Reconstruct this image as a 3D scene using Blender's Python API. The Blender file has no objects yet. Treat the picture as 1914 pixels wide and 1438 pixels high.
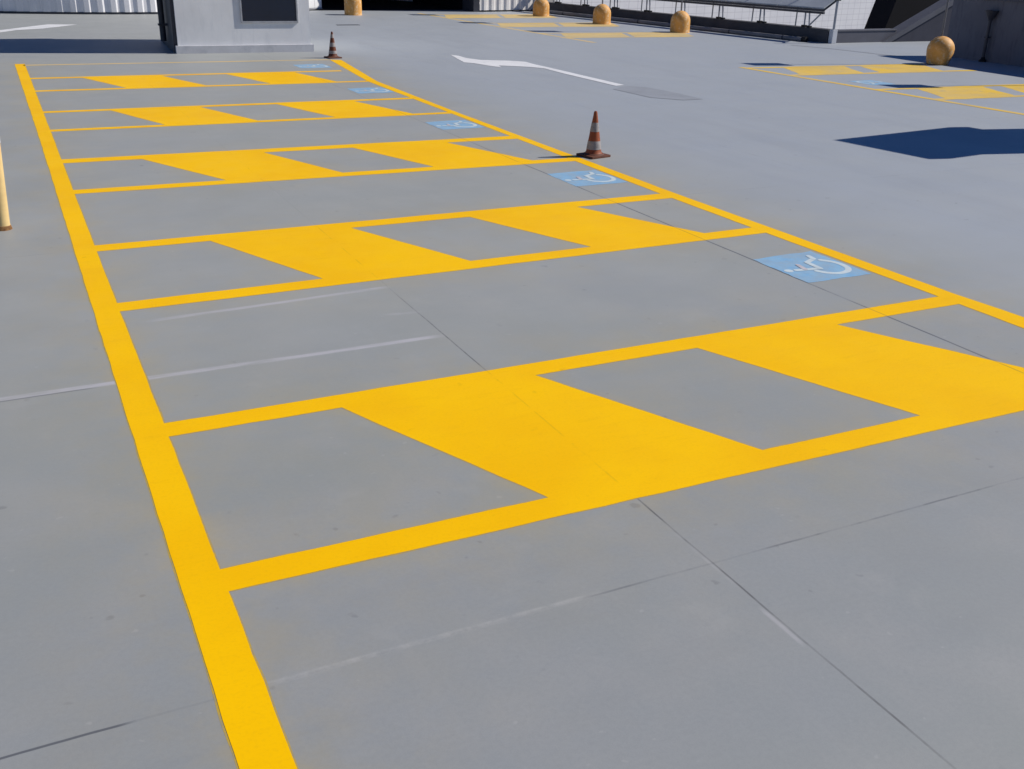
import bpy, bmesh, math, random
import numpy as np
from mathutils import Vector, Matrix, noise as mnoise

random.seed(7)
np.random.seed(7)
S = bpy.context.scene
COL = S.collection

# ------------------------------------------------------------------ camera
cam_d = bpy.data.cameras.new("camera")
cam = bpy.data.objects.new("camera", cam_d)
COL.objects.link(cam)
fw = Vector((0.40917425, 0.82269317, -0.39465477))
rt = Vector((0.89951347, -0.43627964, 0.02314293))
up = Vector((0.15314031, 0.36446677, 0.91853798))
M = Matrix((rt, up, -fw)).transposed().to_4x4()
M.translation = Vector((-0.45065, -3.65761, 2.09035))
cam.matrix_world = M
cam_d.sensor_width = 36.0
cam_d.lens = 36.0 * 1902.65 / 1914.0
cam_d.clip_start = 0.05
cam_d.clip_end = 600.0
S.camera = cam

# ------------------------------------------------------------------ sky and sun
SUN_EL, SUN_AZ = math.radians(38.0), math.radians(-13.0)      # azimuth from +X towards +Y
W = bpy.data.worlds.new("World")
S.world = W
W.use_nodes = True
wn, wl = W.node_tree.nodes, W.node_tree.links
sky = wn.new("ShaderNodeTexSky")
sky.sky_type = 'NISHITA'
sky.sun_disc = False
sky.sun_elevation = SUN_EL
sky.sun_rotation = math.pi / 2 - SUN_AZ
sky.air_density = 1.0
sky.dust_density = 0.0
sky.ozone_density = 6.0
bg = wn["Background"]
bg.inputs[1].default_value = 0.055
hs = wn.new("ShaderNodeHueSaturation")
hs.inputs["Hue"].default_value = 0.512
hs.inputs["Saturation"].default_value = 1.2
wl.new(sky.outputs[0], hs.inputs["Color"])
wl.new(hs.outputs[0], bg.inputs[0])

sun_d = bpy.data.lights.new("sun", 'SUN')
sun_d.energy = 4.4
sun_d.angle = math.radians(0.5)
sun_d.color = (1.0, 0.95, 0.88)
sun = bpy.data.objects.new("sun", sun_d)
COL.objects.link(sun)
sd = Vector((math.cos(SUN_EL) * math.cos(SUN_AZ), math.cos(SUN_EL) * math.sin(SUN_AZ), math.sin(SUN_EL)))
sun.rotation_euler = sd.to_track_quat('Z', 'Y').to_euler()
sun.location = sd * 60

S.view_settings.view_transform = 'Standard'
S.view_settings.look = 'None'
S.view_settings.gamma = 1.0
S.view_settings.exposure = 0.16
S.render.engine = 'CYCLES'
S.cycles.use_denoising = True


# ------------------------------------------------------------------ materials
class NT:
    """small node-tree helper"""
    def __init__(self, name):
        self.m = bpy.data.materials.new(name)
        self.m.use_nodes = True
        self.n = self.m.node_tree.nodes
        self.l = self.m.node_tree.links
        self.b = self.n["Principled BSDF"]
        tc = self.n.new("ShaderNodeTexCoord")
        self.obj = tc.outputs["Object"]
        geo = self.n.new("ShaderNodeNewGeometry")
        self.pos = geo.outputs["Position"]

    def put(self, sock, v):
        if isinstance(v, bpy.types.NodeSocket):
            self.l.new(v, sock)
        elif isinstance(v, (tuple, list)) and len(v) == 3 and sock.type == 'RGBA':
            sock.default_value = (*v, 1)
        else:
            sock.default_value = v

    def math(self, op, a, b=0.0, c=0.0, clamp=False):
        n = self.n.new("ShaderNodeMath")
        n.operation = op
        n.use_clamp = clamp
        self.put(n.inputs[0], a)
        self.put(n.inputs[1], b)
        self.put(n.inputs[2], c)
        return n.outputs[0]

    def noise(self, scale, detail=3.0, rough=0.5, vec=None, stretch=None, dist=0.0):
        n = self.n.new("ShaderNodeTexNoise")
        n.inputs["Scale"].default_value = scale
        n.inputs["Detail"].default_value = detail
        n.inputs["Roughness"].default_value = rough
        n.inputs["Distortion"].default_value = dist
        v = vec or self.pos
        if stretch:
            mp = self.n.new("ShaderNodeMapping")
            mp.inputs["Scale"].default_value = stretch
            self.l.new(v, mp.inputs[0])
            v = mp.outputs[0]
        self.l.new(v, n.inputs["Vector"])
        return n.outputs[0]

    def ramp(self, f, lo, hi, smooth=True):
        n = self.n.new("ShaderNodeMapRange")
        n.interpolation_type = 'SMOOTHSTEP' if smooth else 'LINEAR'
        self.put(n.inputs["Value"], f)
        n.inputs["From Min"].default_value = lo
        n.inputs["From Max"].default_value = hi
        return n.outputs[0]

    def mix(self, f, a, b):
        n = self.n.new("ShaderNodeMix")
        n.data_type = 'RGBA'
        self.put(n.inputs["Factor"], f)
        self.put(n.inputs[6], a)
        self.put(n.inputs[7], b)
        return n.outputs[2]

    def xyz(self, v=None):
        n = self.n.new("ShaderNodeSeparateXYZ")
        self.l.new(v or self.pos, n.inputs[0])
        return n.outputs

    def bump(self, h, strength=0.2, dist=0.01):
        n = self.n.new("ShaderNodeBump")
        n.inputs["Strength"].default_value = strength
        n.inputs["Distance"].default_value = dist
        self.l.new(h, n.inputs["Height"])
        self.l.new(n.outputs[0], self.b.inputs["Normal"])

    def set(self, col=None, rough=None, spec=None, metal=None):
        if col is not None: self.put(self.b.inputs["Base Color"], col)
        if rough is not None: self.put(self.b.inputs["Roughness"], rough)
        if spec is not None: self.put(self.b.inputs["Specular IOR Level"], spec)
        if metal is not None: self.put(self.b.inputs["Metallic"], metal)
        return self.m


def joint_mask(t, coord, at, half, soft):
    """1 on the line coord == at"""
    d = t.math('ABSOLUTE', t.math('SUBTRACT', coord, at))
    return t.math('SUBTRACT', 1.0, t.ramp(d, half, half + soft))


def band(t, coord, lo, hi, soft=0.05):
    return t.math('MULTIPLY', t.ramp(coord, lo - soft, lo + soft), t.math('SUBTRACT', 1.0, t.ramp(coord, hi - soft, hi + soft)))


def deck_material():
    t = NT("coated_concrete")
    o = t.xyz()
    big = t.noise(0.35, 3, 0.55)
    mid = t.noise(1.7, 4, 0.6)
    fine = t.noise(55, 3, 0.6)
    col = t.mix(t.ramp(big, 0.32, 0.68), (0.274, 0.289, 0.275), (0.282, 0.298, 0.308))
    col = t.mix(t.math('MULTIPLY', t.ramp(mid, 0.42, 0.72), 0.45), col, (0.328, 0.328, 0.322))
    col = t.mix(t.math('MULTIPLY', t.ramp(t.math('ADD', t.math('MULTIPLY', fine, 0.5), t.math('MULTIPLY', t.noise(190, 2, 0.6), 0.5)), 0.38, 0.64), 0.24), col, (0.21, 0.222, 0.23))
    blot = t.noise(0.9, 5, 0.62, dist=0.6)
    col = t.mix(t.math('MULTIPLY', t.ramp(blot, 0.54, 0.74), 0.35), col, (0.255, 0.265, 0.268))
    blot2 = t.noise(2.6, 5, 0.7)
    col = t.mix(t.math('MULTIPLY', t.ramp(blot2, 0.56, 0.72), 0.22), col, (0.37, 0.37, 0.362))
    # soft roller streaks along the lanes
    st = t.noise(1.0, 4, 0.6, stretch=(0.7, 5.0, 1.0))
    col = t.mix(t.math('MULTIPLY', t.ramp(st, 0.5, 0.75), 0.20), col, (0.225, 0.235, 0.245))
    st2 = t.noise(1.0, 4, 0.6, stretch=(6.0, 0.5, 1.0))
    col = t.mix(t.math('MULTIPLY', t.ramp(st2, 0.52, 0.78), 0.16), col, (0.335, 0.335, 0.33))
    # bays paler with distance: sheen put into the deck colour
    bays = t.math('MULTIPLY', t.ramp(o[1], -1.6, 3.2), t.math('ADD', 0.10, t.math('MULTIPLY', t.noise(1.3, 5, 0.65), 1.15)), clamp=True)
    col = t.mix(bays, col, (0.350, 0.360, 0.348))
    side = t.math('MULTIPLY', t.ramp(o[0], 4.6, 7.0), t.math('ADD', 0.55, t.math('MULTIPLY', mid, 0.6)))  # paler, bluer tone towards the driving lane
    col = t.mix(side, col, (0.342, 0.368, 0.398))
    lane = band(t, o[0], 6.2, 12.0, 0.9)  # old tyre wear in the driving lane on the right
    ty = t.noise(1.0, 4, 0.65, stretch=(1.6, 0.22, 1.0))
    col = t.mix(t.math('MULTIPLY', t.math('MULTIPLY', t.ramp(ty, 0.45, 0.75), lane), 0.22), col, (0.24, 0.255, 0.285))
    # small drips and grit
    sp = t.noise(12.0, 2, 0.4)
    col = t.mix(t.math('MULTIPLY', t.math('MULTIPLY', t.ramp(sp, 0.70, 0.76), t.ramp(t.noise(0.8, 2, 0.5), 0.42, 0.6)), 0.45), col, (0.165, 0.17, 0.18))
    sp2 = t.noise(17.0, 2, 0.4, stretch=(1.0, 1.3, 1.0))
    col = t.mix(t.math('MULTIPLY', t.ramp(sp2, 0.72, 0.78), 0.3), col, (0.42, 0.42, 0.42))
    # overspray of yellow dust beside the fresh paint
    at = t.n.new("ShaderNodeAttribute")
    at.attribute_name = "overspray"
    ov = t.math('MULTIPLY', at.outputs["Fac"], t.math('ADD', 0.15, t.math('MULTIPLY', t.ramp(t.noise(2.2, 5, 0.7), 0.32, 0.70), 1.25)))
    col = t.mix(ov, col, (0.46, 0.345, 0.12))
    # wandering of the saw cuts
    wob = t.math('MULTIPLY', t.math('SUBTRACT', t.noise(2.0, 2, 0.5), 0.5), 0.012)
    x = t.math('ADD', o[0], wob)
    y = t.math('ADD', o[1], t.math('MULTIPLY', t.math('SUBTRACT', t.noise(1.6, 3, 0.6), 0.5), 0.02))
    brk = t.noise(1.1, 4, 0.65)
    brk2 = t.noise(2.6, 4, 0.7)
    dark = (0.075, 0.08, 0.095)
    j1 = t.math('MULTIPLY', joint_mask(t, x, 1.672, 0.0022, 0.0042), t.math('MULTIPLY', t.ramp(brk, 0.30, 0.50), t.math('SUBTRACT', 1.0, t.math('MULTIPLY', t.ramp(o[1], 1.4, 2.9), 0.8))))
    col = t.mix(t.math('MULTIPLY', j1, t.math('ADD', 0.25, t.math('MULTIPLY', t.ramp(brk2, 0.35, 0.6), 0.5))), col, (0.085, 0.083, 0.085))
    j2 = t.math('MULTIPLY', joint_mask(t, x, 4.388, 0.005, 0.006), t.math('MULTIPLY', t.math('ADD', 0.35, t.ramp(brk, 0.3, 0.55)), t.math('SUBTRACT', 1.0, t.math('MULTIPLY', t.ramp(o[1], 5.0, 9.0), 0.7))))
    col = t.mix(t.math('MULTIPLY', j2, 0.55, clamp=True), col, dark)
    j3 = joint_mask(t, x, 7.10, 0.004, 0.0027)
    col = t.mix(t.math('MULTIPLY', j3, t.math('MULTIPLY', t.ramp(brk, 0.45, 0.65), 0.35)), col, dark)
    for yy, k in ((-3.72, .6), (4.12, .25), (6.73, .25), (9.34, .2)):
        j = joint_mask(t, y, yy, 0.004, 0.0027)
        col = t.mix(t.math('MULTIPLY', j, t.math('MULTIPLY', t.ramp(brk2, 0.42, 0.62), k)), col, dark)
    lip = t.math('MULTIPLY', joint_mask(t, x, 1.664, 0.003, 0.010), t.ramp(t.noise(1.7, 4, 0.7), 0.5, 0.68))
    col = t.mix(t.math('MULTIPLY', lip, 0.35), col, (0.40, 0.40, 0.40))
    # pale filler smeared beside part of the long joint
    pale = (0.46, 0.45, 0.47)
    f0 = t.math('MULTIPLY', joint_mask(t, x, 1.656, 0.004, 0.008), band(t, o[1], -1.62, -1.42, 0.03))
    col = t.mix(t.math('MULTIPLY', f0, 0.4), col, pale)
    # cross joint at y = -1.11: open on the left, filled and dusty in the middle
    opn = t.math('SUBTRACT', 1.0, t.ramp(o[0], -0.43, -0.36))
    j4 = t.math('MULTIPLY', joint_mask(t, y, -1.105, 0.003, 0.004), t.math('ADD', t.math('ADD', t.math('MULTIPLY', opn, 0.8), 0.12), t.math('MULTIPLY', t.ramp(o[0], 1.0, 1.4), t.math('MULTIPLY', t.ramp(brk2, 0.42, 0.64), 0.48))))
    col = t.mix(t.math('MULTIPLY', j4, 0.85, clamp=True), col, dark)
    j4b = t.math('MULTIPLY', joint_mask(t, y, -1.10, 0.005, 0.012), band(t, o[0], 0.0, 1.15, 0.08))
    j4b = t.math('MULTIPLY', j4b, t.ramp(t.noise(9, 6, 0.8), 0.30, 0.66))
    col = t.mix(t.math('MULTIPLY', j4b, 0.36), col, (0.50, 0.49, 0.47))
    # cross joint at y = 1.51 and two scuffs: pale filler lines
    for yy, slope, lo, hi, half, k in ((1.507, 0.0, -8.0, 1.62, 0.013, .75), (2.385, 0.065, 0.16, 1.64, 0.012, .65), (2.15, -0.12, 1.50, 1.66, 0.007, .5)):
        yl = t.math('SUBTRACT', y, t.math('MULTIPLY', o[0], slope))
        j = t.math('MULTIPLY', joint_mask(t, yl, yy, half, 0.020), band(t, o[0], lo, hi, 0.07))
        j = t.math('MULTIPLY', j, t.math('ADD', 0.25, t.ramp(t.noise(2.3, 4, 0.7, stretch=(1, 6, 1)), 0.3, 0.65)))
        col = t.mix(t.math('MULTIPLY', j, k, clamp=True), col, pale)
    jd = t.math('MULTIPLY', joint_mask(t, y, 1.478, 0.003, 0.008), t.math('SUBTRACT', 1.0, t.ramp(o[0], -0.3, -0.2)))
    col = t.mix(t.math('MULTIPLY', jd, 0.45), col, dark)
    rg = t.math('ADD', 0.40, t.math('MULTIPLY', t.noise(0.9, 4, 0.6), 0.28))
    t.bump(t.math('ADD', t.math('MULTIPLY', fine, 0.3), t.noise(6, 3, 0.5)), 0.06, 0.01)
    return t.set(col, rg, 0.5)


def yellow_material(name, base, alt, worn=0.0, ground=(0.27, 0.28, 0.285)):
    t = NT(name)
    o = t.xyz()
    c = t.mix(t.ramp(t.noise(1.1, 4, 0.6), 0.35, 0.7), base, alt)
    c = t.mix(t.math('MULTIPLY', t.ramp(t.noise(9, 4, 0.65, stretch=(0.5, 2.2, 1)), 0.5, 0.8), 0.35), c, (base[0] * .86, base[1] * .80, base[2]))
    c = t.mix(t.math('MULTIPLY', t.ramp(t.noise(70, 3, 0.6), 0.45, 0.75), 0.12), c, (base[0] * .6, base[1] * .55, base[2] + .01))
    # grit, and the slab joints showing through the coat
    c = t.mix(t.math('MULTIPLY', t.ramp(t.noise(8.0, 2, 0.4), 0.74, 0.80), 0.2), c, (0.42, 0.23, 0.02))
    j = t.math('MULTIPLY', joint_mask(t, o[0], 1.672, 0.002, 0.005), t.ramp(t.noise(3.1, 4, 0.7), 0.45, 0.6))
    c = t.mix(t.math('MULTIPLY', j, 0.2), c, (0.33, 0.19, 0.02))
    j = t.math('MULTIPLY', joint_mask(t, o[0], 4.388, 0.004, 0.006), t.ramp(t.noise(2.1, 4, 0.7), 0.3, 0.5))
    c = t.mix(t.math('MULTIPLY', j, 0.38), c, (0.25, 0.17, 0.05))
    if worn:
        w = t.ramp(t.noise(3.5, 5, 0.7), 0.62 - worn * 0.3, 0.74)
        c = t.mix(t.math('MULTIPLY', w, min(1, worn * 1.6)), c, ground)
        w2 = t.ramp(t.noise(0.8, 3, 0.6), 0.4, 0.7)
        c = t.mix(t.math('MULTIPLY', w2, worn * 0.7), c, ground)
    t.bump(t.noise(40, 3, 0.6), 0.05, 0.0027)
    return t.set(c, t.math('ADD', 0.38, t.math('MULTIPLY', t.noise(4, 3, 0.6), 0.25)), 0.08)


def paint(name, col, rough=0.55, var=0.12, scale=3.0, spec=0.4, dirt=None, dirt_amt=0.0, streak=False, bump=0.0):
    t = NT(name)
    d = tuple(x * (1 - var * 2.2) for x in col)
    n1 = t.noise(scale, 4, 0.6, vec=t.obj)
    c = t.mix(t.ramp(n1, 0.3, 0.75), col, d)
    if dirt:
        n2 = t.noise(scale * 2.3, 5, 0.7, vec=t.obj, stretch=(3, 3, 0.5) if streak else None)
        c = t.mix(t.math('MULTIPLY', t.ramp(n2, 0.48, 0.72), dirt_amt), c, dirt)
    if bump:
        t.bump(t.noise(scale * 12, 4, 0.6, vec=t.obj), bump, 0.01)
    return t.set(c, rough, spec)


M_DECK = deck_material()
M_YEL = yellow_material("fresh_yellow_paint", (0.97, 0.550, 0.0), (0.93, 0.500, 0.0))
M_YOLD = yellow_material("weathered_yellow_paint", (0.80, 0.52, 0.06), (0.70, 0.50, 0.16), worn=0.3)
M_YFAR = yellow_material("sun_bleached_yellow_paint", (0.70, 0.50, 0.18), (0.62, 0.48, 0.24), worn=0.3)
def fringe_material():
    t = NT("paint_bleed")
    n = t.ramp(t.noise(22, 5, 0.75), 0.35, 0.65)
    return t.set(t.mix(n, (0.33, 0.285, 0.17), (0.50, 0.345, 0.05)), 0.6, 0.3)


M_FRINGE = fringe_material()
M_WHITE = paint("white_road_paint", (0.80, 0.80, 0.80), 0.5, 0.05, 2.0, dirt=(0.45, 0.45, 0.46), dirt_amt=0.3)
M_PATCH = paint("grey_cover_paint", (0.315, 0.330, 0.350), 0.5, 0.06, 2.0)
M_SLIVER = paint("shadow_sliver_dark", (0.05, 0.05, 0.06), 0.6, 0.1, 6.0)  # near-black colour for the shadow sliver on the deck


def symbol_blue():
    t = NT("worn_blue_paint")
    w = t.ramp(t.noise(5.5, 6, 0.75), 0.36, 0.64)
    c = t.mix(t.ramp(t.noise(9, 3, 0.6), 0.35, 0.7), (0.27, 0.47, 0.65), (0.21, 0.43, 0.66))
    c = t.mix(t.math('MULTIPLY', w, 0.6), c, (0.31, 0.38, 0.44))
    return t.set(c, 0.5, 0.4)


M_BLUE = symbol_blue()
M_SYM = paint("worn_white_symbol", (0.60, 0.70, 0.73), 0.5, 0.08, 8.0, dirt=(0.62, 0.60, 0.62), dirt_amt=0.9)
M_SYMRED = paint("dusty_symbol_stroke", (0.58, 0.54, 0.56), 0.5, 0.08, 8.0)
M_PILLAR = paint("pale_grey_render", (0.82, 0.82, 0.82), 0.7, 0.05, 1.2, 0.3, (0.55, 0.57, 0.60), 0.3, True, 0.08)
M_PLINTH = paint("grey_plinth_render", (0.62, 0.62, 0.64), 0.7, 0.06, 2.0, 0.3, (0.40, 0.41, 0.44), 0.45, False, 0.1)
M_TOWERW = paint("weathered_render", (0.62, 0.64, 0.66), 0.7, 0.06, 1.2, 0.3)
M_NAVY = paint("navy_glass", (0.008, 0.014, 0.034), 0.25, 0.1, 2.0, 0.5)
M_ALU = paint("brushed_aluminium", (0.62, 0.63, 0.66), 0.38, 0.06, 6.0, 0.5)
M_STEEL = paint("galvanised_steel", (0.42, 0.43, 0.46), 0.45, 0.1, 9.0, 0.5, (0.30, 0.30, 0.32), 0.4)
M_SHEET = paint("dull_grey_sheet", (0.44, 0.47, 0.50), 0.75, 0.08, 2.0, 0.2, (0.33, 0.35, 0.38), 0.4)
M_CONDUIT = paint("dusty_conduit", (0.20, 0.20, 0.215), 0.6, 0.1, 3.0, 0.3)
M_DARKST = paint("dark_painted_steel", (0.050, 0.053, 0.068), 0.5, 0.12, 4.0, 0.4, (0.10, 0.10, 0.11), 0.3)
M_BLACK = paint("black_rubber", (0.012, 0.012, 0.014), 0.7, 0.1, 5.0, 0.3)
M_PARAPET = paint("dark_bitumen_parapet", (0.078, 0.078, 0.088), 0.75, 0.12, 1.6, 0.3, (0.11, 0.105, 0.10), 0.4, False, 0.2)
M_LOWW = paint("grey_low_wall", (0.115, 0.118, 0.145), 0.7, 0.08, 2.0, 0.3, (0.10, 0.10, 0.12), 0.4)
M_SLATE = paint("slate_grey_render", (0.165, 0.165, 0.19), 0.75, 0.07, 1.4, 0.25, (0.07, 0.072, 0.095), 0.5, True, 0.1)
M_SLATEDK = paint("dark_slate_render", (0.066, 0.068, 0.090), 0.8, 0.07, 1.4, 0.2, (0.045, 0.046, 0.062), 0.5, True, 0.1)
M_COPE = paint("grey_stone_coping", (0.12, 0.122, 0.145), 0.7, 0.08, 3.0, 0.3, (0.11, 0.11, 0.13), 0.4)
M_RIB = paint("ribbed_sheet_cladding", (0.84, 0.83, 0.84), 0.5, 0.05, 1.5, 0.4, (0.5, 0.5, 0.54), 0.4, True)
M_RIBW = paint("cream_ribbed_cladding", (0.80, 0.77, 0.74), 0.5, 0.05, 1.5, 0.4, (0.62, 0.58, 0.55), 0.4, True)
M_DOORW = paint("white_door_paint", (0.86, 0.86, 0.86), 0.45, 0.03, 2.0, 0.4)
M_DARKIN = paint("dark_interior", (0.012, 0.012, 0.017), 0.8, 0.1, 1.0, 0.2)
M_BOLL = paint("faded_yellow_concrete", (0.74, 0.37, 0.09), 0.6, 0.08, 5.0, 0.4, (0.84, 0.70, 0.48), 0.8, False, 0.25)
M_POSTY = paint("yellow_post_paint", (0.74, 0.54, 0.24), 0.5, 0.07, 9.0, 0.4, (0.62, 0.42, 0.16), 0.4)
M_RUST = paint("rusty_foot", (0.36, 0.19, 0.075), 0.8, 0.25, 14.0, 0.2, (0.12, 0.04, 0.02), 0.9, False, 0.3)
M_ORANGE = paint("dirty_orange_rubber", (0.32, 0.078, 0.024), 0.55, 0.12, 14.0, 0.35, (0.10, 0.045, 0.03), 0.55)
M_ORDARK = paint("grimy_orange_rubber", (0.16, 0.045, 0.02), 0.6, 0.15, 14.0, 0.3, (0.05, 0.03, 0.025), 0.7)
M_BAND = paint("grubby_white_band", (0.36, 0.33, 0.32), 0.45, 0.12, 16.0, 0.5, (0.15, 0.125, 0.12), 0.65)
M_CONEBASE = paint("scuffed_cone_base", (0.16, 0.06, 0.035), 0.7, 0.15, 12.0, 0.3, (0.10, 0.06, 0.05), 0.6)
M_SIGN = paint("sign_back_aluminium", (0.5, 0.5, 0.52), 0.45, 0.05, 4.0, 0.5)
M_STREET = paint("street_asphalt", (0.06, 0.06, 0.065), 0.9, 0.1, 0.3, 0.3)


def facade_material():
    t = NT("white_panel_cladding")
    o = t.xyz(t.obj)
    c = t.mix(t.ramp(t.noise(0.6, 4, 0.6, vec=t.obj), 0.3, 0.7), (0.80, 0.80, 0.83), (0.73, 0.73, 0.77))
    for k, pitch, half in ((0, 0.62, 0.012), (2, 0.31, 0.008)):
        f = t.math('FRACT', t.math('DIVIDE', o[k], pitch))
        d = t.math('MULTIPLY', t.math('ABSOLUTE', t.math('SUBTRACT', f, 0.5)), pitch)
        c = t.mix(t.math('MULTIPLY', t.math('SUBTRACT', 1.0, t.ramp(d, half, half * 3)), 0.5), c, (0.50, 0.50, 0.54))
    return t.set(c, 0.5, 0.4)


M_FACADE = facade_material()


# ------------------------------------------------------------------ mesh helpers
class MB:
    def __init__(self):
        self.bm = bmesh.new()

    def box(self, x0, x1, y0, y1, z0, z1, bevel=0.0, mat=None):
        r = bmesh.ops.create_cube(self.bm, size=1.0)
        vs = r["verts"]
        for v in vs:
            v.co = Vector(((x0 + x1) / 2 + v.co.x * (x1 - x0), (y0 + y1) / 2 + v.co.y * (y1 - y0), (z0 + z1) / 2 + v.co.z * (z1 - z0)))
        if bevel:
            es = list({e for v in vs for e in v.link_edges})
            r = bmesh.ops.bevel(self.bm, geom=es, offset=bevel, segments=2, affect='EDGES', profile=0.7)
            vs = list({v for f in r["faces"] for v in f.verts} | {v for v in vs if v.is_valid})
        if mat is not None:
            bmesh.ops.transform(self.bm, matrix=mat, verts=[v for v in vs if v.is_valid])
        return self

    def bar(self, a, b, w, h=None, bevel=0.0):
        a, b = Vector(a), Vector(b)
        h = h or w
        d = b - a
        q = d.to_track_quat('Z', 'Y').to_matrix().to_4x4()
        q.translation = (a + b) / 2
        L = d.length
        return self.box(-w / 2, w / 2, -h / 2, h / 2, -L / 2, L / 2, bevel, q)

    def tube(self, a, b, r0, r1=None, seg=20):
        a, b = Vector(a), Vector(b)
        r1 = r0 if r1 is None else r1
        d = b - a
        q = d.to_track_quat('Z', 'Y').to_matrix().to_4x4()
        q.translation = (a + b) / 2
        bmesh.ops.create_cone(self.bm, cap_ends=True, segments=seg, radius1=r0, radius2=r1, depth=d.length, matrix=q)
        return self

    def lathe(self, prof, seg=36, at=(0, 0, 0)):
        rings = []
        for r, z in prof:
            if r < 1e-5:
                rings.append([self.bm.verts.new((at[0], at[1], at[2] + z))])
            else:
                rings.append([self.bm.verts.new((at[0] + r * math.cos(2 * math.pi * i / seg), at[1] + r * math.sin(2 * math.pi * i / seg), at[2] + z)) for i in range(seg)])
        for A, B in zip(rings, rings[1:]):
            for i in range(seg):
                j = (i + 1) % seg
                q = [A[i % len(A)], A[j % len(A)], B[j % len(B)], B[i % len(B)]]
                u = []
                for v in q:
                    if v not in u: u.append(v)
                if len(u) > 2: self.bm.faces.new(u)
        return self

    def prism(self, pts, off):
        """polygon (3-D points) swept by the vector off"""
        off = Vector(off)
        a = [self.bm.verts.new(p) for p in pts]
        b = [self.bm.verts.new(Vector(p) + off) for p in pts]
        self.bm.faces.new(a)
        self.bm.faces.new(list(reversed(b)))
        n = len(a)
        for i in range(n):
            self.bm.faces.new((a[i], b[i], b[(i + 1) % n], a[(i + 1) % n]))
        return self

    def poly(self, pts, z):
        self.bm.faces.new([self.bm.verts.new((p[0], p[1], z)) for p in pts])
        return self

    def build(self, name, mat, parent=None, smooth=False, loc=None):
        bmesh.ops.recalc_face_normals(self.bm, faces=self.bm.faces[:])
        me = bpy.data.meshes.new(name)
        self.bm.to_mesh(me)
        self.bm.free()
        me.materials.append(mat)
        if smooth:
            me.polygons.foreach_set("use_smooth", [True] * len(me.polygons))
            me.set_sharp_from_angle(angle=math.radians(38))
        o = bpy.data.objects.new(name, me)
        COL.objects.link(o)
        if parent: o.parent = parent
        if loc: o.location = loc
        return o


def tag(o, label=None, cat=None, group=None, kind=None):
    if label: o["label"] = label
    if cat: o["category"] = cat
    if group: o["group"] = group
    if kind: o["kind"] = kind
    return o


def thing(name, label, cat, loc=(0, 0, 0), rz=0.0, group=None):
    o = bpy.data.objects.new(name, None)
    COL.objects.link(o)
    o.location = loc
    o.rotation_euler = (0, 0, rz)
    return tag(o, label, cat, group)


def dup(root, loc, label, rz=0.0):
    r = root.copy()
    COL.objects.link(r)
    r.location = loc
    r.rotation_euler = (0, 0, rz)
    r["label"] = label
    for ch in root.children:
        c = ch.copy()
        COL.objects.link(c)
        c.parent = r
        for g in ch.children:
            d = g.copy()
            COL.objects.link(d)
            d.parent = c
    return r


def rough_poly(pts, jit=0.003, step=0.14):
    """outline with the slightly uneven edge of a hand-masked line"""
    out = []
    for (a, b) in zip(pts, pts[1:] + pts[:1]):
        a, b = Vector(a), Vector(b)
        L = (b - a).length
        n = max(1, int(L / step))
        d = (b - a).normalized()
        nn = Vector((-d.y, d.x))
        for i in range(n):
            p = a.lerp(b, i / n)
            k = jit * (mnoise.noise(Vector((p.x * 5, p.y * 5, 1.3))) * 1.4 + random.uniform(-.3, .3)) if i else 0
            out.append((p.x + nn.x * k, p.y + nn.y * k))
    return out


def lerp(a, b, k):
    return (a[0] + (b[0] - a[0]) * k, a[1] + (b[1] - a[1]) * k)


# ------------------------------------------------------------------ painted bay markings (plan coordinates in metres)
YPOLY = []          # every fresh yellow area, used for the overspray on the deck


def stripe_quad(a0, a1, b1, b0):
    return [a0, a1, b1, b0]


left_stripe = [(-0.145, -4.2), (0.0, -4.2), (0.01, 6.0), (0.02, 11.0), (0.03, 16.92), (-0.13, 16.92), (-0.125, 9.0), (-0.14, 2.5)]
right_stripe = [(5.03, -3.2), (5.215, -3.2), (5.20, 0.40), (5.165, 0.95), (5.12, 4.2), (5.13, 9.3), (5.20, 13.0), (5.62, 16.35), (5.42, 16.45), (5.05, 13.0), (5.02, 9.3), (4.975, 4.1), (5.02, 0.8)]
YPOLY += [left_stripe, right_stripe]

# (near line: bottom/top at x=0 and x=5), (far line ...) per hatched aisle
AISLES = [
    dict(n0=(-0.565, -0.610), n1=(-0.415, -0.450), f0=(0.765, 0.765), f1=(0.915, 0.935)),
    dict(n0=(2.635, 2.715), n1=(2.805, 2.895), f0=(4.055, 4.045), f1=(4.225, 4.235)),
    dict(n0=(6.025, 5.895), n1=(6.195, 6.070), f0=(7.485, 7.330), f1=(7.695, 7.530)),
    dict(n0=(9.46, 9.39), n1=(9.60, 9.52), f0=(10.95, 10.87), f1=(11.09, 11.01)),
    dict(n0=(13.08, 12.99), n1=(13.22, 13.12), f0=(14.65, 14.53), f1=(14.80, 14.67)),
]
HATCH = [  # x at far line left/right, near line left/right
    [((0.81, 1.87), (1.35, 2.46)), ((2.92, 3.96), (3.43, 4.60))],
    [((0.80, 1.90), (1.34, 2.44)), ((2.93, 3.96), (3.45, 4.52))],
    [((0.75, 2.00), (1.37, 2.50)), ((2.98, 4.10), (3.46, 4.58))],
    [((0.82, 1.96), (1.32, 2.45)), ((3.00, 4.12), (3.45, 4.52))],
    [((0.78, 2.00), (1.30, 2.48)), ((3.05, 4.22), (3.48, 4.56))],
]
aisle_polys = []
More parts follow.
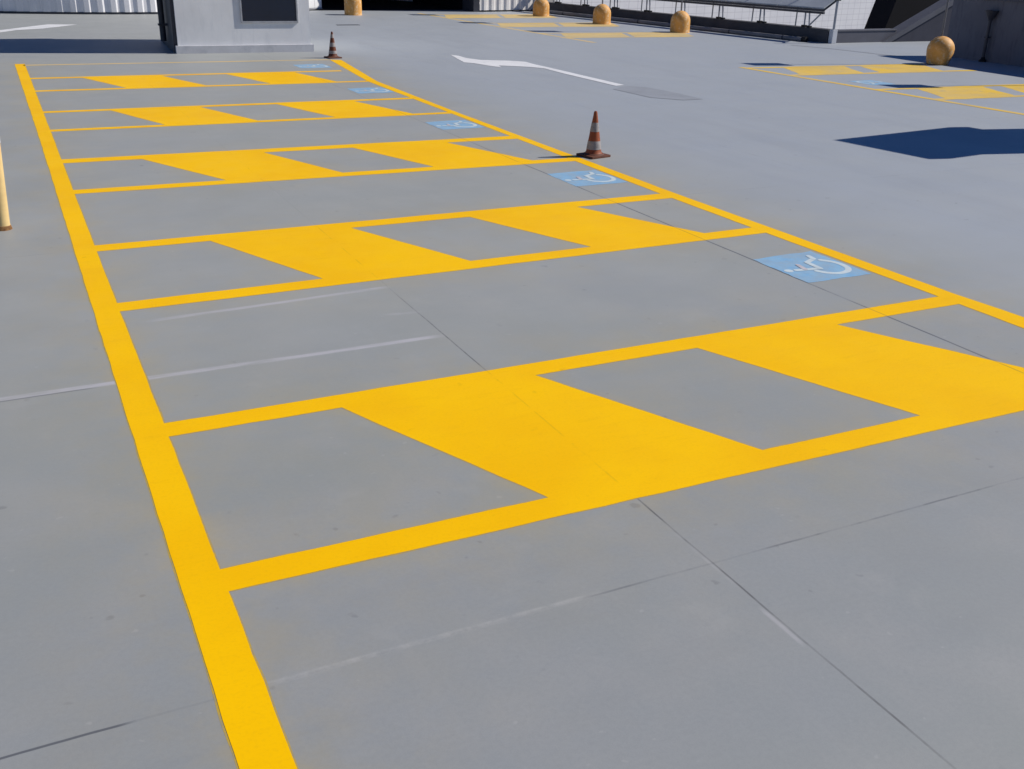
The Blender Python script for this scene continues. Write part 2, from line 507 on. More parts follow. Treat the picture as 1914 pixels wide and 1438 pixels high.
for A, Hs in zip(AISLES, HATCH):
    X0, X1 = -0.05, 5.08
    yat = lambda k, x: A[k][0] + (A[k][1] - A[k][0]) * x / 5.0
    ln = [(X0, yat('n0', X0)), (X1, yat('n0', X1)), (X1, yat('n1', X1)), (X0, yat('n1', X0))]
    lf = [(X0, yat('f0', X0)), (X1, yat('f0', X1)), (X1, yat('f1', X1)), (X0, yat('f1', X0))]
    hs = []
    for (fl, fr), (nl, nr) in Hs:
        hs.append([(nl, yat('n1', nl) - .03), (nr, yat('n1', nr) - .03), (fr, yat('f0', fr) + .03), (fl, yat('f0', fl) + .03)])
    aisle_polys.append((ln, lf, hs))
    YPOLY += [ln, lf] + hs


# ------------------------------------------------------------------ deck (ground)
def seg_dist(P, a, b):
    a, b = np.array(a), np.array(b)
    d = b - a
    t = np.clip(((P - a) @ d) / (d @ d), 0, 1)
    return np.linalg.norm(P - a - t[:, None] * d, axis=1)


def inside(P, poly):
    c = np.zeros(len(P), bool)
    n = len(poly)
    for i in range(n):
        (x1, y1), (x2, y2) = poly[i], poly[(i + 1) % n]
        cond = (y1 > P[:, 1]) != (y2 > P[:, 1])
        with np.errstate(divide='ignore', invalid='ignore'):
            xx = (x2 - x1) * (P[:, 1] - y1) / (y2 - y1 + 1e-12) + x1
        c ^= cond & (P[:, 0] < xx)
    return c


def make_deck():
    xs = np.concatenate([[-45, -12, -5, -3], np.arange(-2.0, 6.6001, 0.05), [8, 10, 12, 14, 16, 18, 19.2]])
    ys = np.concatenate([[-25, -12, -6], np.arange(-3.6, 17.4001, 0.05), [18.2, 20, 22, 25, 28, 30, 34, 45, 60]])
    X, Y = np.meshgrid(xs, ys)
    P = np.c_[X.ravel(), Y.ravel()]
    ov = np.zeros(len(P))
    m = (P[:, 0] > -2.2) & (P[:, 0] < 6.8) & (P[:, 1] > -4) & (P[:, 1] < 17.6)
    Q = P[m]
    best = np.full(len(Q), 9.0)
    for poly in YPOLY:
        n = len(poly)
        for i in range(n):
            best = np.minimum(best, seg_dist(Q, poly[i], poly[(i + 1) % n]))
        best[inside(Q, poly)] = 0
    ov[m] = 0.13 * np.exp(-best / 0.035) + 0.18 * np.exp(-best / 0.40)
    # eastern edge bends with the parapet foot
    north = P[:, 1] > 17.7
    top = np.where(north, 19.25 - (P[:, 1] - 17.6) * 0.1254, 19.2)
    last = P[:, 0] > 19.1
    P[last & north, 0] = top[last & north]
    for xv in (14, 16, 18):     # keep columns ordered where the edge moves in
        col = np.abs(P[:, 0] - xv) < 1e-6
        P[col & north, 0] = np.minimum(xv, top[col & north] - (19.2 - xv) * 0.5)
    nx, ny = len(xs), len(ys)
    idx = np.arange(nx * ny).reshape(ny, nx)
    F = np.c_[idx[:-1, :-1].ravel(), idx[:-1, 1:].ravel(), idx[1:, 1:].ravel(), idx[1:, :-1].ravel()]
    verts = np.c_[P, np.zeros(len(P))].tolist()
    faces = F.tolist()
    # terrace east of the low wall
    b = len(verts)
    verts += [[19.2, -25, 0], [60, -25, 0], [60, 17.9, 0], [19.2, 17.9, 0]]
    faces.append([b, b + 1, b + 2, b + 3])
    me = bpy.data.meshes.new("deck")
    me.from_pydata(verts, [], faces)
    a = me.attributes.new("overspray", 'FLOAT', 'POINT')
    a.data.foreach_set("value", np.r_[ov, np.zeros(4)].astype(np.float32))
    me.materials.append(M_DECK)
    o = bpy.data.objects.new("ground", me)
    COL.objects.link(o)
    return tag(o, "grey coated concrete parking deck with saw-cut joints", kind="structure")


make_deck()
st = MB().box(-300, 400, -300, 400, -9.3, -9.0).build("street", M_STREET)
tag(st, "dark street level below the parking deck", kind="structure")


# ------------------------------------------------------------------ road markings
def marking(name, polys, mat, label, z, jit=0.003):
    m = MB()
    for k, p in enumerate(polys):
        m.poly(rough_poly(p, jit), z if not isinstance(z, (list, tuple)) else z[k])
    o = m.build(name, mat)
    bm = bmesh.new(); bm.from_mesh(o.data)
    bmesh.ops.triangulate(bm, faces=bm.faces[:], ngon_method='EAR_CLIP')
    for f in bm.faces:
        if f.normal.z < 0: f.normal_flip()
    bm.to_mesh(o.data); bm.free()
    return tag(o, label, kind="structure")


marking("road_marking", [left_stripe], M_YEL, "wide yellow stripe closing the blind end of the bays", 0.0012)
marking("road_marking", [right_stripe], M_YEL, "yellow stripe along the open end of the bays", 0.0012)
near_words = ["nearest yellow hatched aisle between two bay lines", "second yellow hatched aisle from the camera",
              "third yellow hatched aisle beside the nearer cone", "fourth yellow hatched aisle from the camera",
              "farthest yellow hatched aisle of the main row"]
for (ln, lf, hs), w in zip(aisle_polys, near_words):
    marking("road_marking", [ln, lf] + hs, M_YEL, w, [0.0009, 0.0009] + [0.0006] * len(hs))
def grow(p, d):
    n = len(p)
    area = sum(p[i][0] * p[(i + 1) % n][1] - p[(i + 1) % n][0] * p[i][1] for i in range(n))
    sg = 1 if area > 0 else -1
    out = []
    for i in range(n):
        a, b, c = Vector(p[i - 1]), Vector(p[i]), Vector(p[(i + 1) % n])
        d1, d2 = (b - a).normalized(), (c - b).normalized()
        n1, n2 = Vector((d1.y, -d1.x)) * sg, Vector((d2.y, -d2.x)) * sg
        m = (n1 + n2).normalized()
        q = b + m * (d / max(0.4, m.dot(n1)))
        out.append((q.x, q.y))
    return out


fringe = [left_stripe, right_stripe]
for ln, lf, hs in aisle_polys:
    fringe += [ln, lf] + hs
marking("road_marking", [grow(p, 0.006) for p in fringe], M_FRINGE, "thin dusty bleed along the edges of the fresh yellow paint", [0.0002 + 0.000005 * i for i in range(len(fringe))], 0.005)
last_line = [(0.0, 16.62), (5.4, 16.40), (5.4, 16.52), (0.0, 16.76)]
marking("road_marking", [last_line], M_YFAR, "faint yellow line closing the last bay", 0.0012)

# opposite row on the right: weathered, narrower
XB = lambda y: 12.92 + (9.9 - y) * 0.03
marking("road_marking", [[(XB(5), 5), (XB(5) + .14, 5), (XB(13.3) + .14, 13.3), (XB(13.3), 13.3)]], M_YOLD, "faded yellow stripe along the opposite bay row", 0.0026)


def old_aisle(yc, w, x1, mat, label):
    s = -0.06
    yy = lambda y, x: y + s * (x - 13)
    x0 = XB(yc) + .05
    n, f = yc - w / 2, yc + w / 2
    polys = []
    for b in (n, f):
        polys.append([(x0, yy(b, x0)), (x1, yy(b, x1)), (x1, yy(b + .16, x1)), (x0, yy(b + .16, x0))])
    for a, b2 in (((0.35, 1.85), (2.25, 3.85)) if yc < 20 else ((0.15, 2.0), (2.15, 3.95))):
        polys.append([(x0 + a, yy(n + .14, x0 + a)), (x0 + b2, yy(n + .14, x0 + b2)), (x0 + b2 + .5, yy(f + .02, x0 + b2 + .5)), (x0 + a + .5, yy(f + .02, x0 + a + .5))])
    marking("road_marking", polys, mat, label, [0.0018, 0.0018, 0.0010, 0.0010], 0.02)


old_aisle(9.05, 1.25, 17.6, M_YOLD, "weathered hatched aisle at the right edge of the deck")
old_aisle(12.45, 1.25, 17.5, M_YOLD, "weathered hatched aisle leading to the big domed bollard")
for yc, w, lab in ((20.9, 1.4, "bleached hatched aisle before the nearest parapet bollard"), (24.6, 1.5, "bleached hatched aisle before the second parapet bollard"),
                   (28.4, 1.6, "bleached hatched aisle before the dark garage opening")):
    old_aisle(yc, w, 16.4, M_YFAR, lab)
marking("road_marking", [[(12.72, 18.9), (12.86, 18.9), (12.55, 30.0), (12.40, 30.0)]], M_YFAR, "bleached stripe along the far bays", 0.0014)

# lane arrows
arrow = [(8.12, 16.83), (8.2, 16.61), (8.18, 16.12), (8.31, 15.73), (8.56, 15.6), (8.81, 15.49), (9.05, 15.22), (9.02, 14.78), (9.03, 14.34), (9.03, 13.55),
         (9.03, 12.45), (9.03, 11.44), (8.83, 11.38), (8.83, 12.18), (8.83, 13.2), (8.87, 14.06), (8.71, 14.34), (8.44, 14.58), (8.23, 14.7), (8.14, 14.4), (8.02, 14.75), (7.93, 15.21), (7.8, 15.39), (7.95, 16.09)]
marking("road_marking", [arrow], M_WHITE, "white lane arrow in the middle of the deck", 0.004, 0.0027)
marking("road_marking", [[(9.03, 11.30), (9.23, 11.1), (9.33, 10.35), (9.31, 9.6), (8.94, 9.59), (8.60, 9.98), (8.57, 11.05), (8.83, 11.25)]], M_PATCH,
        "grey patch painted over the tail of the lane arrow", 0.0035, 0.01)
marking("road_marking", [[(-0.7, 23.6), (-0.21, 24.52), (0.28, 25.3), (0.94, 26.29), (1.63, 26.12), (1.21, 25.53), (0.74, 24.89), (0.14, 24.48), (-0.3, 23.7)]],
        M_WHITE, "white lane arrow before the curved ribbed wall", 0.004, 0.0027)
marking("road_marking", [[(17.5, 17.3), (17.62, 17.35), (18.02, 16.25), (18.27, 14.25), (18.12, 14.2), (17.88, 16.2)]], M_PATCH, "grey repair strip before the low wall", 0.0035, 0.01)
sliver = MB().box(8.22, 8.86, 25.10, 25.30, 0.0005, 0.006).build("shadow_sliver", M_SLIVER)  # thin dark box standing in for a cast shadow without a caster
tag(sliver, "narrow dark sliver painted as a shadow on the deck right of the pale pillar", kind="structure")


# wheelchair symbols
def stroke(m, pts, w, z):
    pts = [Vector(p) for p in pts]
    L, R = [], []
    for i, p in enumerate(pts):
        a = pts[max(0, i - 1)]
        b = pts[min(len(pts) - 1, i + 1)]
        d = (b - a).normalized()
        n = Vector((-d.y, d.x)) * (w / 2)
        L.append(p + n)
        R.append(p - n)
    for i in range(len(pts) - 1):
        m.bm.faces.new([m.bm.verts.new((q.x, q.y, z)) for q in (R[i], R[i + 1], L[i + 1], L[i])])
    for p in (pts[0], pts[-1]):
        m.bm.faces.new([m.bm.verts.new((p.x + w / 2 * math.cos(k * math.pi / 6), p.y + w / 2 * math.sin(k * math.pi / 6), z + 0.0004)) for k in range(12)])


def smooth_path(pts, n=6):
    pts = [Vector(p) for p in pts]
    out = []
    for i in range(len(pts) - 1):
        p0, p1, p2, p3 = pts[max(0, i - 1)], pts[i], pts[i + 1], pts[min(len(pts) - 1, i + 2)]
        for k in range(n):
            t = k / n
            out.append(0.5 * (2 * p1 + (p2 - p0) * t + (2 * p0 - 5 * p1 + 4 * p2 - p3) * t * t + (3 * p1 - p0 - 3 * p2 + p3) * t ** 3))
    out.append(pts[-1])
    return out


def symbol():
    C = Vector((4.67, 1.83))
    sq = [Vector(p) - C for p in ((4.392, 1.51), (4.97, 1.505), (4.965, 2.145), (4.395, 2.125))]
    o = MB().poly(rough_poly([(p.x, p.y) for p in sq], 0.012, 0.05), 0.0012).build("road_marking", M_BLUE)
    for f in o.data.polygons:
        if f.normal.z < 0: o.data.flip_normals(); break
    m = MB()
    ring = [(4.645, 1.705), (4.69, 1.640), (4.77, 1.605), (4.85, 1.622), (4.91, 1.68), (4.932, 1.77), (4.915, 1.855), (4.865, 1.915)]
    stroke(m, [p - C for p in smooth_path(ring)], 0.046, 0.0022)
    h = Vector((4.452, 1.785)) - C                                   # head
    m.bm.faces.new([m.bm.verts.new((h.x + .034 * math.cos(k * math.pi / 9), h.y + .034 * math.sin(k * math.pi / 9), 0.0022)) for k in range(18)])
    line = lambda pts, n=5: [Vector(lerp(p, q, k / n)) - C for p, q in zip(pts, pts[1:]) for k in range(n)] + [Vector(pts[-1]) - C]
    stroke(m, line([(4.515, 1.775), (4.71, 1.750)]), 0.046, 0.0027)   # torso
    stroke(m, line([(4.71, 1.750), (4.722, 1.905)]), 0.044, 0.0032)   # thigh
    stroke(m, line([(4.722, 1.905), (4.835, 1.965)]), 0.042, 0.0027)  # lower leg
    stroke(m, line([(4.835, 1.965), (4.85, 2.035)]), 0.042, 0.0033)   # foot
    s = m.build("symbol_stroke", M_SYM, o)
    m = MB()
    stroke(m, line([(4.59, 1.768), (4.612, 1.875)]), 0.038, 0.0037)   # arm
    s2 = m.build("symbol_stroke", M_SYMRED, o)
    for q in (s, s2):
        for f in q.data.polygons:
            if f.normal.z < 0: f.flip()
    return tag(o, "", kind="structure")


sym = symbol()
sym_spots = [((4.67, 1.83), "nearest worn blue wheelchair symbol by the right stripe"), ((4.66, 5.10), "second worn blue wheelchair symbol just before the cone"),
             ((4.68, 8.52), "third worn blue wheelchair symbol from the camera"), ((4.72, 11.95), "fourth worn blue wheelchair symbol from the camera"),
             ((4.78, 15.45), "farthest worn blue wheelchair symbol near the small cone")]
for i, (xy, lab) in enumerate(sym_spots):
    o = sym if i == 0 else dup(sym, (0, 0, 0), lab)
    o.location = (xy[0], xy[1], 0)
    o["label"] = lab
dup(sym, (13.72, 10.55, 0), "faded blue wheelchair symbol in the opposite bay row", math.pi)


# ------------------------------------------------------------------ traffic cones
def cone(name, label, loc, rz, bands, h, mat, r_top=0.017, r_bot=0.088):
    t = thing(name, label, "traffic cone", loc, rz, "traffic cones on the right stripe")
    b = MB().box(-0.135, 0.135, -0.135, 0.135, 0.0, 0.026, 0.009)
    b.lathe([(0.118, 0.024), (0.108, 0.036), (0.098, 0.040)], 32)
    b.build("base", M_CONEBASE, t, True)
    rad = lambda z: r_bot + (r_top - r_bot) * (z - 0.03) / (h - 0.03)
    prof = [(r_bot + 0.012, 0.030), (r_bot + 0.004, 0.044)]
    zs = [0.06 + (h - 0.075) * i / 10 for i in range(11)]
    prof += [(rad(z), z) for z in zs]
    prof += [(rad(h) * .95, h - 0.004), (rad(h) * .6, h), (0.0, h - 0.002)]
    MB().lathe(prof, 40).build("body", mat, t, True)
    for z0, z1 in bands:
        MB().lathe([(rad(z0) - .001, z0 - .0005), (rad(z0) + .0022, z0), (rad((z0 + z1) / 2) + .0022, (z0 + z1) / 2), (rad(z1) + .0022, z1), (rad(z1) - .001, z1 + .0005)], 40).build("reflective_band", M_BAND, t, True)
    return t


cone("traffic_cone", "dirty orange cone with grubby white bands at the third hatched aisle", (5.315, 6.07, 0.0), math.radians(12),
     [(0.082, 0.170), (0.270, 0.365)], 0.485, M_ORANGE)
cone("traffic_cone", "small dark cone with three pale bands beside the pillar", (5.575, 16.75, 0.0), math.radians(8),
     [(0.085, 0.140), (0.214, 0.290), (0.378, 0.444)], 0.495, M_ORDARK)


# ------------------------------------------------------------------ domed bollards with sign poles
def dome_profile(r, h, hc):
    p = [(r * 1.02, 0.0), (r * 1.0, 0.02), (r * .99, hc * .5), (r * .985, hc)]
    for k in range(1, 10):
        a = k / 9 * math.pi / 2
        p.append((r * .985 * math.cos(a) if k < 9 else 0.0, hc + (h - hc) * math.sin(a)))
    return p


bo = thing("sign_bollard", "big domed yellow bollard standing before the slate wall", "bollard", (17.67, 12.78, 0), 0, "domed concrete bollards along the parapet")
MB().lathe(dome_profile(0.275, 0.575, 0.30), 40).build("concrete_base", M_BOLL, bo, True)
MB().tube((0, 0, 0.56), (0, 0, 3.42), 0.020, seg=14).build("pole", M_CONDUIT, bo, True)
pl = MB().box(-0.032, -0.026, -0.25, 0.25, 2.72, 3.40, 0.002)
pl.build("sign_plate", M_SIGN, bo)
for loc, lab in (((17.02, 21.45, 0), "domed bollard at the near end of the parapet row"), ((16.42, 24.75, 0), "middle domed bollard of the three along the parapet"),
                 ((16.20, 28.35, 0), "domed bollard beside the cream ribbed wall"), ((17.85, 9.08, 0), "domed bollard beyond the slate wall's near end")):
    dup(bo, loc, lab, random.uniform(0, 0.2))
# the big one has been knocked: narrower at the foot, rounder, leaning a little
big = [c for c in bo.children if c.name.startswith("concrete_base")][0]
nb = MB().lathe([(0.215, 0.0), (0.225, 0.03), (0.258, 0.16), (0.276, 0.27)] + [(0.278 * math.cos(a), 0.30 + 0.275 * math.sin(a)) for a in [k * math.pi / 20 for k in range(1, 10)]] + [(0.0, 0.575)], 40)
bmesh.ops.transform(nb.bm, matrix=Matrix.Rotation(math.radians(5), 4, Vector((0.44, 0.9, 0))), verts=nb.bm.verts[:])
tmp = nb.build("concrete_base_shape", M_BOLL, None, True)
big.data = tmp.data
bpy.data.objects.remove(tmp)
fb = thing("sign_bollard", "yellow domed bollard in front of the garage opening, right of the pillar", "bollard", (10.02, 29.35, 0), 0, "domed concrete bollards along the parapet")
c2 = MB().lathe(dome_profile(0.275, 0.60, 0.42), 32).build("concrete_base", M_BOLL, fb, True)

# yellow post at the left edge
lp = thing("marker_post", "yellow and white post with a rusty foot at the left edge", "post", (-0.582, 4.955, 0), 0)
lp.rotation_euler = (0, math.radians(2.6), 0)
MB().lathe([(0.052, 0.028), (0.050, 0.05), (0.050, 0.66), (0.0, 0.66)], 28).build("shaft", M_POSTY, lp, True)
MB().lathe([(0.0, 0.66), (0.0515, 0.66), (0.0515, 0.92), (0.044, 0.955), (0.02, 0.972), (0.0, 0.975)], 28).build("white_cap", M_DOORW, lp, True)
MB().lathe([(0.064, 0.0), (0.062, 0.008), (0.056, 0.03), (0.050, 0.034)], 28).build("rusty_foot", M_RUST, lp, True)


# ------------------------------------------------------------------ pale pillar (stair block)
pr = thing("pillar", "pale rendered block with a low plinth at the far end of the bays", "pillar", (0, 0, 0))
MB().prism([(2.87, 18.22, 0), (5.52, 18.11, 0), (5.60, 20.85, 0), (3.00, 20.97, 0)], (0, 0, 4.0)).build("shaft", M_PILLAR, pr)
MB().prism([(2.82, 18.155, 0), (5.56, 18.04, 0), (5.64, 20.9, 0), (2.95, 21.02, 0)], (0, 0, 0.145)).build("plinth", M_PLINTH, pr)
MB().prism([(2.805, 18.30, 0.01), (2.865, 18.30, 0.01), (2.985, 20.9, 0.01), (2.935, 20.9, 0.01)], (0, 0, 3.86)).build("side_shade_sheet", M_DARKST, pr)  # dark sheet added to deepen the shade on the left face
MB().prism([(2.80, 18.14, 3.9), (5.58, 18.03, 3.9), (5.66, 20.92, 3.9), (2.93, 21.04, 3.9)], (0, 0, 0.16)).build("roof_slab", M_PLINTH, pr)
dp = thing("downpipe", "dark downpipe on the shaded left side of the pale block", "pipe", (2.76, 19.3, 0))
MB().tube((0, 0, 0.15), (0.0, 0, 3.85), 0.06, seg=16).build("pipe", M_DARKST, dp, True)
for z in (0.45, 1.6, 2.8):
    MB().box(-0.075, 0.10, -0.075, 0.075, z, z + .04, 0.004).build("bracket", M_DARKST, dp)
cb = thing("wall_panel", "dark navy panel in a thin frame on the pale block", "panel", (0, 0, 0))
ang = math.atan2(-0.11, 2.65)
fm = Matrix.Translation((4.13, 18.168, 0)) @ Matrix.Rotation(ang, 4, 'Z')
MB().box(0.03, 1.12, -0.020, 0.0, 0.60, 1.85, 0, fm).build("glass", M_NAVY, cb)
f = MB()
f.box(0, 1.15, -0.027, 0.0, 0.565, 0.60, 0.003, fm).box(0, 1.15, -0.027, 0.0, 1.85, 1.885, 0.003, fm)
f.box(0.0, 0.03, -0.027, 0.0, 0.60, 1.85, 0, fm).box(1.12, 1.15, -0.027, 0.0, 0.60, 1.85, 0, fm)
f.build("frame", M_STEEL, cb)


# ------------------------------------------------------------------ curved ribbed wall behind the pillar
def ribbed(path_pts, normals, z0, z1, depth):
    m = MB()
    vs = []
    prof = (0, 0, 1, 1)
    for i, (p, n) in enumerate(zip(path_pts, normals)):
        k = depth * prof[i % 4]
        vs.append((m.bm.verts.new((p[0] + n[0] * k, p[1] + n[1] * k, z0)), m.bm.verts.new((p[0] + n[0] * k, p[1] + n[1] * k, z1))))
    for a, b in zip(vs, vs[1:]):
        m.bm.faces.new((a[0], b[0], b[1], a[1]))
    return m


cx, cy, R = 3.4, 39.0, 8.9
pts, nr = [], []
th = math.radians(85)
i = 0
while th > math.radians(-20):
    pts.append((cx - R * math.sin(th), cy - R * math.cos(th)))
    nr.append((-math.sin(th), -math.cos(th)))
    th -= (0.085, 0.03, 0.085, 0.03)[i % 4] / R * 1.6
    i += 1
dr = thing("curved_wall", "curved ribbed ramp wall behind the pale block at the upper left", "wall", (0, 0, 0))
ribbed(pts, nr, 0.06, 5.0, 0.03).build("cladding", M_RIB, dr)
m = MB()
vv = [m.bm.verts.new((p[0] - n[0] * -.012, p[1] + n[1] * .012, 0.0)) for p, n in zip(pts, nr)]
vt = [m.bm.verts.new((p[0] + n[0] * .012, p[1] + n[1] * .012, 0.06)) for p, n in zip(pts, nr)]
for k in range(len(vv) - 1):
    m.bm.faces.new((vv[k], vv[k + 1], vt[k + 1], vt[k]))
m.build("skirting", M_DARKST, dr)


# ------------------------------------------------------------------ garage building at the back
gb = thing("garage_building", "garage with a wide black opening and cream ribbed wall", "building", (0, 0, 0))
pts, nr = [], []
x, i = 14.98, 0
while x < 17.85:
    pts.append((x, 30.62 + (x - 15) * 0.16))
    nr.append((0.16, -0.99))
    x += (0.11, 0.045, 0.11, 0.045)[i % 4]
    i += 1
ribbed(pts, nr, 0.05, 4.2, 0.035).build("ribbed_wall", M_RIBW, gb)
MB().box(14.75, 14.97, 30.62, 31.6, 0.0, 4.2).build("jamb", M_DARKST, gb)
MB().box(17.86, 18.2, 31.1, 40, 0.0, 4.2).build("side_wall", M_RIBW, gb)
inn = MB()
inn.box(9.0, 17.8, 43.0, 43.2, 0, 4.2).box(8.9, 9.0, 32.6, 43.2, 0, 4.2).box(14.97, 15.1, 31.61, 43.0, 0, 4.2)
inn.build("interior_wall", M_DARKIN, gb)
MB().box(8.9, 18.2, 31.25, 43.2, 4.21, 4.45).build("roof", M_PLINTH, gb)
MB().box(8.9, 14.74, 31.3, 31.5, 2.7, 4.2).build("lintel", M_RIBW, gb)
MB().box(9.01, 14.96, 31.62, 42.9, 0.002, 0.008).build("dark_floor", M_DARKIN, gb)
MB().box(7.9, 8.9, 32.1, 32.3, 0, 4.2).build("pier", M_PLINTH, gb)
dm = Matrix.Translation((9.20, 31.75, 0)) @ Matrix.Rotation(math.radians(32), 4, 'Z')
dl = MB().box(0, 0.34, -0.02, 0.02, 0.07, 2.2, 0.003, dm).box(0.355, 0.69, -0.02, 0.02, 0.07, 2.2, 0.003, dm)
dl = dl.build("door", M_DOORW, gb)
MB().box(-0.01, 0.70, -0.026, 0.026, 0.02, 0.065, 0.003, dm).build("kickplate", M_STEEL, dl)
MB().tube(dm @ Vector((.30, -.05, .95)), dm @ Vector((.30, -.05, 1.15)), .012, seg=10).build("handle", M_STEEL, dl, True)


# ------------------------------------------------------------------ parapet along the right side
P0, P1 = Vector((18.97, 17.64, 0)), Vector((17.42, 30.05, 0))
PD = (P1 - P0).normalized()
PN = Vector((PD.y, -PD.x, 0))            # away from the deck
pp = lambda s, o=0.0, z=0.0: P0 + PD * s + PN * o + Vector((0, 0, z))
LEN = (P1 - P0).length
par = thing("parapet", "long dark parapet below the tilted panel row", "wall", (0, 0, 0))
MB().prism([pp(0), pp(LEN + 1.2), pp(LEN + 1.2, .28), pp(0, .28)], (0, 0, 0.30)).build("upstand", M_PARAPET, par)
MB().prism([pp(0, -.015, .3005), pp(LEN + 1.2, -.015, .3005), pp(LEN + 1.2, .30, .3005), pp(0, .30, .3005)], (0, 0, 0.032)).build("coping", M_PARAPET, par)
cd = thing("conduit", "grey conduit pipe lying on the deck along the parapet foot", "pipe", (0, 0, 0))
MB().tube(pp(0.55, -0.30, 0.055), pp(LEN, -0.30, 0.055), 0.055, seg=16).build("pipe", M_CONDUIT, cd, True)
MB().tube(pp(0.42, -0.30, 0.06), pp(0.56, -0.30, 0.06), 0.068, seg=16).build("end_cap", M_BLACK, cd, True)
for s in np.arange(1.2, LEN, 2.0):
    MB().tube(pp(s, -0.30, 0.055), pp(s + .05, -0.30, 0.055), 0.062, seg=14).build("coupling", M_DARKST, cd, True)

# row of tilted sheets on short legs
rowt = thing("tilted_panel_row", "low row of tilted grey sheets on paired legs over the parapet", "panel row", (0, 0, 0))
A, B = 0.22, LEN + 0.9
MB().prism([pp(A, -.03, .69), pp(B, -.03, .69), pp(B, .03, .69), pp(A, .03, .69)], (0, 0, 0.055)).build("lower_rail", M_DARKST, rowt)
MB().prism([pp(A, -.04, .752), pp(B, -.04, .752), pp(B, .02, .752), pp(A, .02, .752)], (0, 0, 0.06)).build("upper_rail", M_DARKST, rowt)
k = A
n = 0
while k < B:
    e = min(k + 1.62, B)
    MB().prism([pp(k + .008, -.02, .815), pp(e - .008, -.02, .815), pp(e - .008, .95, 1.30), pp(k + .008, .95, 1.30)], (0, 0, 0.03)).build("sheet", M_SHEET, rowt)
    k = e
for s in np.arange(0.85, LEN, 1.61):
    l = MB().tube(pp(s, .03, .335), pp(s, .02, .70), 0.022, seg=10).tube(pp(s - .17, .03, .335), pp(s - .13, .02, .70), 0.020, seg=10)
    l.build("leg", M_STEEL, rowt, True)
    ft = MB().box(-.06, .06, -.06, .06, 0, .055, .008, Matrix.Translation(pp(s, .03, .334))).box(-.05, .05, -.05, .05, 0, .045, .008, Matrix.Translation(pp(s - .17, .03, .334)))
    ft.build("foot", M_BLACK, rowt)
    MB().tube(pp(s + .5, .24, .334), pp(s + .5, .26, 1.07), 0.02, seg=10).build("rear_leg", M_STEEL, rowt, True)
MB().bar(pp(.70, .02, .37), pp(.34, .02, .69), .03).build("brace", M_STEEL, rowt)
MB().bar(pp(A, -.02, .79), pp(-.02, .16, 1.05), .035, .05).build("end_arm", M_DARKST, rowt)
ep = thing("end_post", "silver post with a thick foot at the parapet's near end", "post", pp(-0.09, .09))
MB().box(-.075, .075, -.07, .07, 0.0, .335, .01).build("foot", M_ALU, ep)
MB().tube((0, 0, .335), (0, 0, 1.25), .033, seg=16).build("post", M_STEEL, ep, True)
MB().box(-.05, .07, -.05, .05, 1.03, 1.09, .008).build("clamp", M_DARKST, ep)

# low wall between the parapet and the stair wall
lw = thing("low_wall", "short grey low wall joining parapet and sloping slate wall", "wall", (0, 0, 0))
MB().prism([(19.12, 17.60, 0), (21.35, 17.66, 0), (21.35, 17.92, 0), (19.12, 17.86, 0)], (0, 0, 0.285)).build("upstand", M_LOWW, lw)
MB().prism([(19.12, 17.585, .286), (21.35, 17.645, .286), (21.35, 17.935, .286), (19.12, 17.875, .286)], (0, 0, 0.03)).build("coping", M_COPE, lw)

# stair wall with sloping coping (runs with the sun, so its face stays dark)
sw = thing("stair_wall", "slate grey stair wall with a sloping coping", "wall", (0, 0, 0))
s0, s1 = (20.82, 0.02), (26.0, 2.42)
yb = lambda x: 17.62 - (x - 21) * 0.02
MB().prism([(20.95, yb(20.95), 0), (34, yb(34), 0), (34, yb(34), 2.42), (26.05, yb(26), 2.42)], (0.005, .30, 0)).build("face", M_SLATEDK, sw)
dz = (s1[1] - s0[1]) / (s1[0] - s0[0])
MB().prism([(s0[0], yb(s0[0]) - .05, 0.0), (s0[0] + .30, yb(s0[0]) - .05, 0.0), (26.1, yb(26) - .05, 2.30), (26.1, yb(26) - .05, 2.47)], (0.005, .40, 0)).build("coping", M_COPE, sw)
MB().prism([(26.105, yb(26) - .05, 2.425), (34, yb(34) - .05, 2.425), (34, yb(34) - .05, 2.56), (26.105, yb(26) - .05, 2.56)], (0.005, .40, 0)).build("coping", M_COPE, sw)

# slate wall that turns towards the camera, with a rain hopper on it
wb = thing("slate_wall", "dark slate wall at the right edge behind the big bollard", "wall", (0, 0, 0))
MB().prism([(19.43, 14.22, 0), (18.98, 9.0, 0), (18.6, 5.0, 0), (18.9, 4.97, 0), (19.28, 8.97, 0), (19.73, 14.19, 0)], (0, 0, 1.27)).build("face", M_SLATE, wb)
MB().prism([(19.40, 14.25, 1.271), (18.95, 9.0, 1.271), (18.57, 5.0, 1.271), (18.93, 4.95, 1.271), (19.31, 8.97, 1.271), (19.76, 14.22, 1.271)], (0, 0, 0.05)).build("coping", M_COPE, wb)
dh = thing("drain_hopper", "dark funnel topped downpipe on the shaded slate wall", "downpipe", (19.235, 12.95, 0))
MB().lathe([(0.0, .84), (0.04, .85), (0.06, .90), (0.13, 1.03), (0.14, 1.07), (0.125, 1.07), (0.05, .95), (0.0, .95)], 24).build("funnel", M_DARKST, dh, True)
MB().tube((0, 0, 0.03), (0, 0, .87), .034, seg=16).build("pipe", M_DARKST, dh, True)
MB().lathe([(0.085, 0.0), (0.08, .03), (0.045, .06), (0.036, .10)], 20).build("shoe", M_BLACK, dh, True)
MB().box(-.045, .07, -.045, .045, .5, .53, .004).build("bracket", M_DARKST, dh)

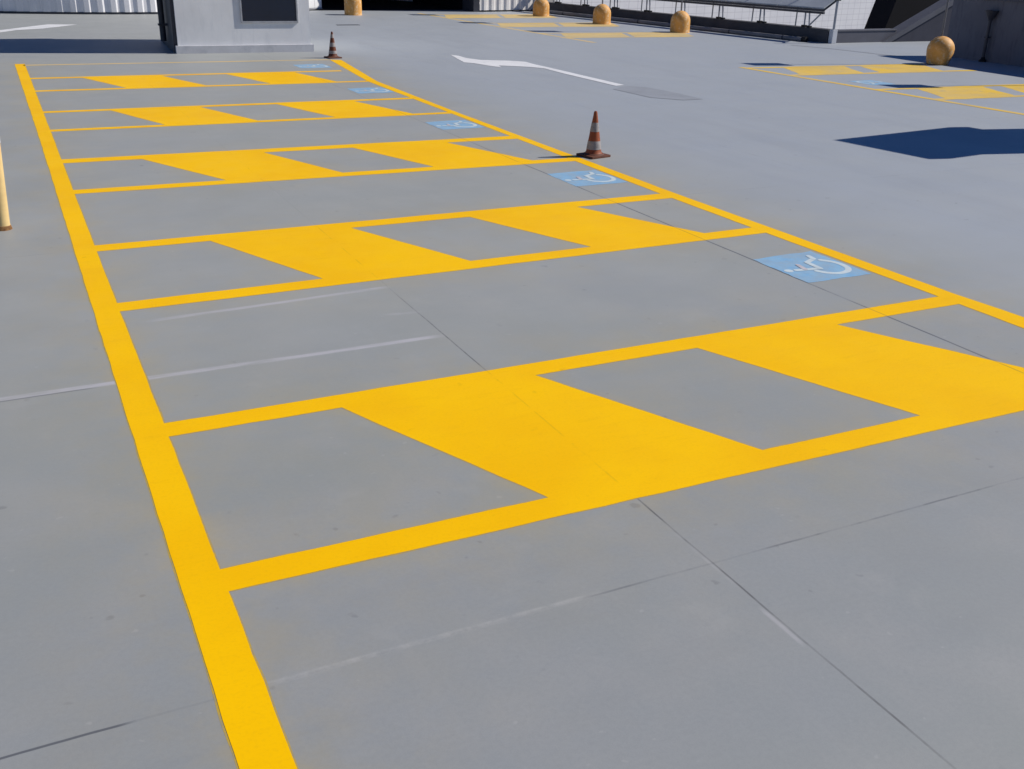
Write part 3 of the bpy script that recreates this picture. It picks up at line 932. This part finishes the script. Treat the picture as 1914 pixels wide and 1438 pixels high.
# raked dark wall and the white building beyond the deck edge
rw = thing("raked_wall", "black raked end wall above the sloping coping", "wall", (0, 0, 0))
MB().prism([(26.1, 24.0, -3.5), (27.29, 24.0, -0.15), (27.62, 24.0, 0.8), (28.6, 24.0, 3.6), (36, 23.6, 3.6), (36, 23.6, -3.5)], (0.05, 1.0, 0)).build("face", M_DARKIN, rw)
MB().box(26.0, 36.2, 23.5, 25.2, -9.0, -3.52).build("base", M_SLATE, rw)
wbld = thing("white_building", "white panel clad building beyond the deck edge", "building", (40, 43.6, 0), math.atan2(0.25, 0.97))
MB().box(-26, 22, 0, 14, -9, 6.0).build("facade", M_FACADE, wbld)
MB().box(-26.2, 22.2, -0.2, 14.2, 6.001, 6.4).build("roof", M_PLINTH, wbld)

# vent tower outside the right edge of the view (its shadow lies across the lane)
vt = thing("unseen_vent_tower", "unseen pale vent tower with an overhanging roof slab right of the lane", "tower", (0, 0, 0))
k = 3.0 / math.tan(SUN_EL)
ox, oy = math.cos(SUN_AZ) * k, math.sin(SUN_AZ) * k
Q = [(8.70 + ox, 6.03 + oy), (8.87 + ox, 4.67 + oy), (11.16 + ox, 4.95 + oy), (10.99 + ox, 6.31 + oy)]
cxy = (sum(q[0] for q in Q) / 4, sum(q[1] for q in Q) / 4)
MB().prism([(q[0], q[1], 2.78) for q in Q], (0, 0, .22)).build("roof_slab", M_PLINTH, vt)
Qb = [(cxy[0] + (q[0] - cxy[0]) * .82, cxy[1] + (q[1] - cxy[1]) * .80, 0.0) for q in Q]
MB().prism(Qb, (0, 0, 2.779)).build("shaft", M_TOWERW, vt)
lv = MB()
for i in range(7):
    z = 1.7 + i * .12
    a, b = Vector(Qb[0]), Vector(Qb[1])
    d = (b - a).normalized()
    nrm = Vector((d.y, -d.x, 0))
    if nrm.x > 0: nrm = -nrm
    lv.bar(a + d * .2 + nrm * .02 + Vector((0, 0, z)), b - d * .2 + nrm * .02 + Vector((0, 0, z)), .03, .08)
lv.build("louvre", M_DARKST, vt)
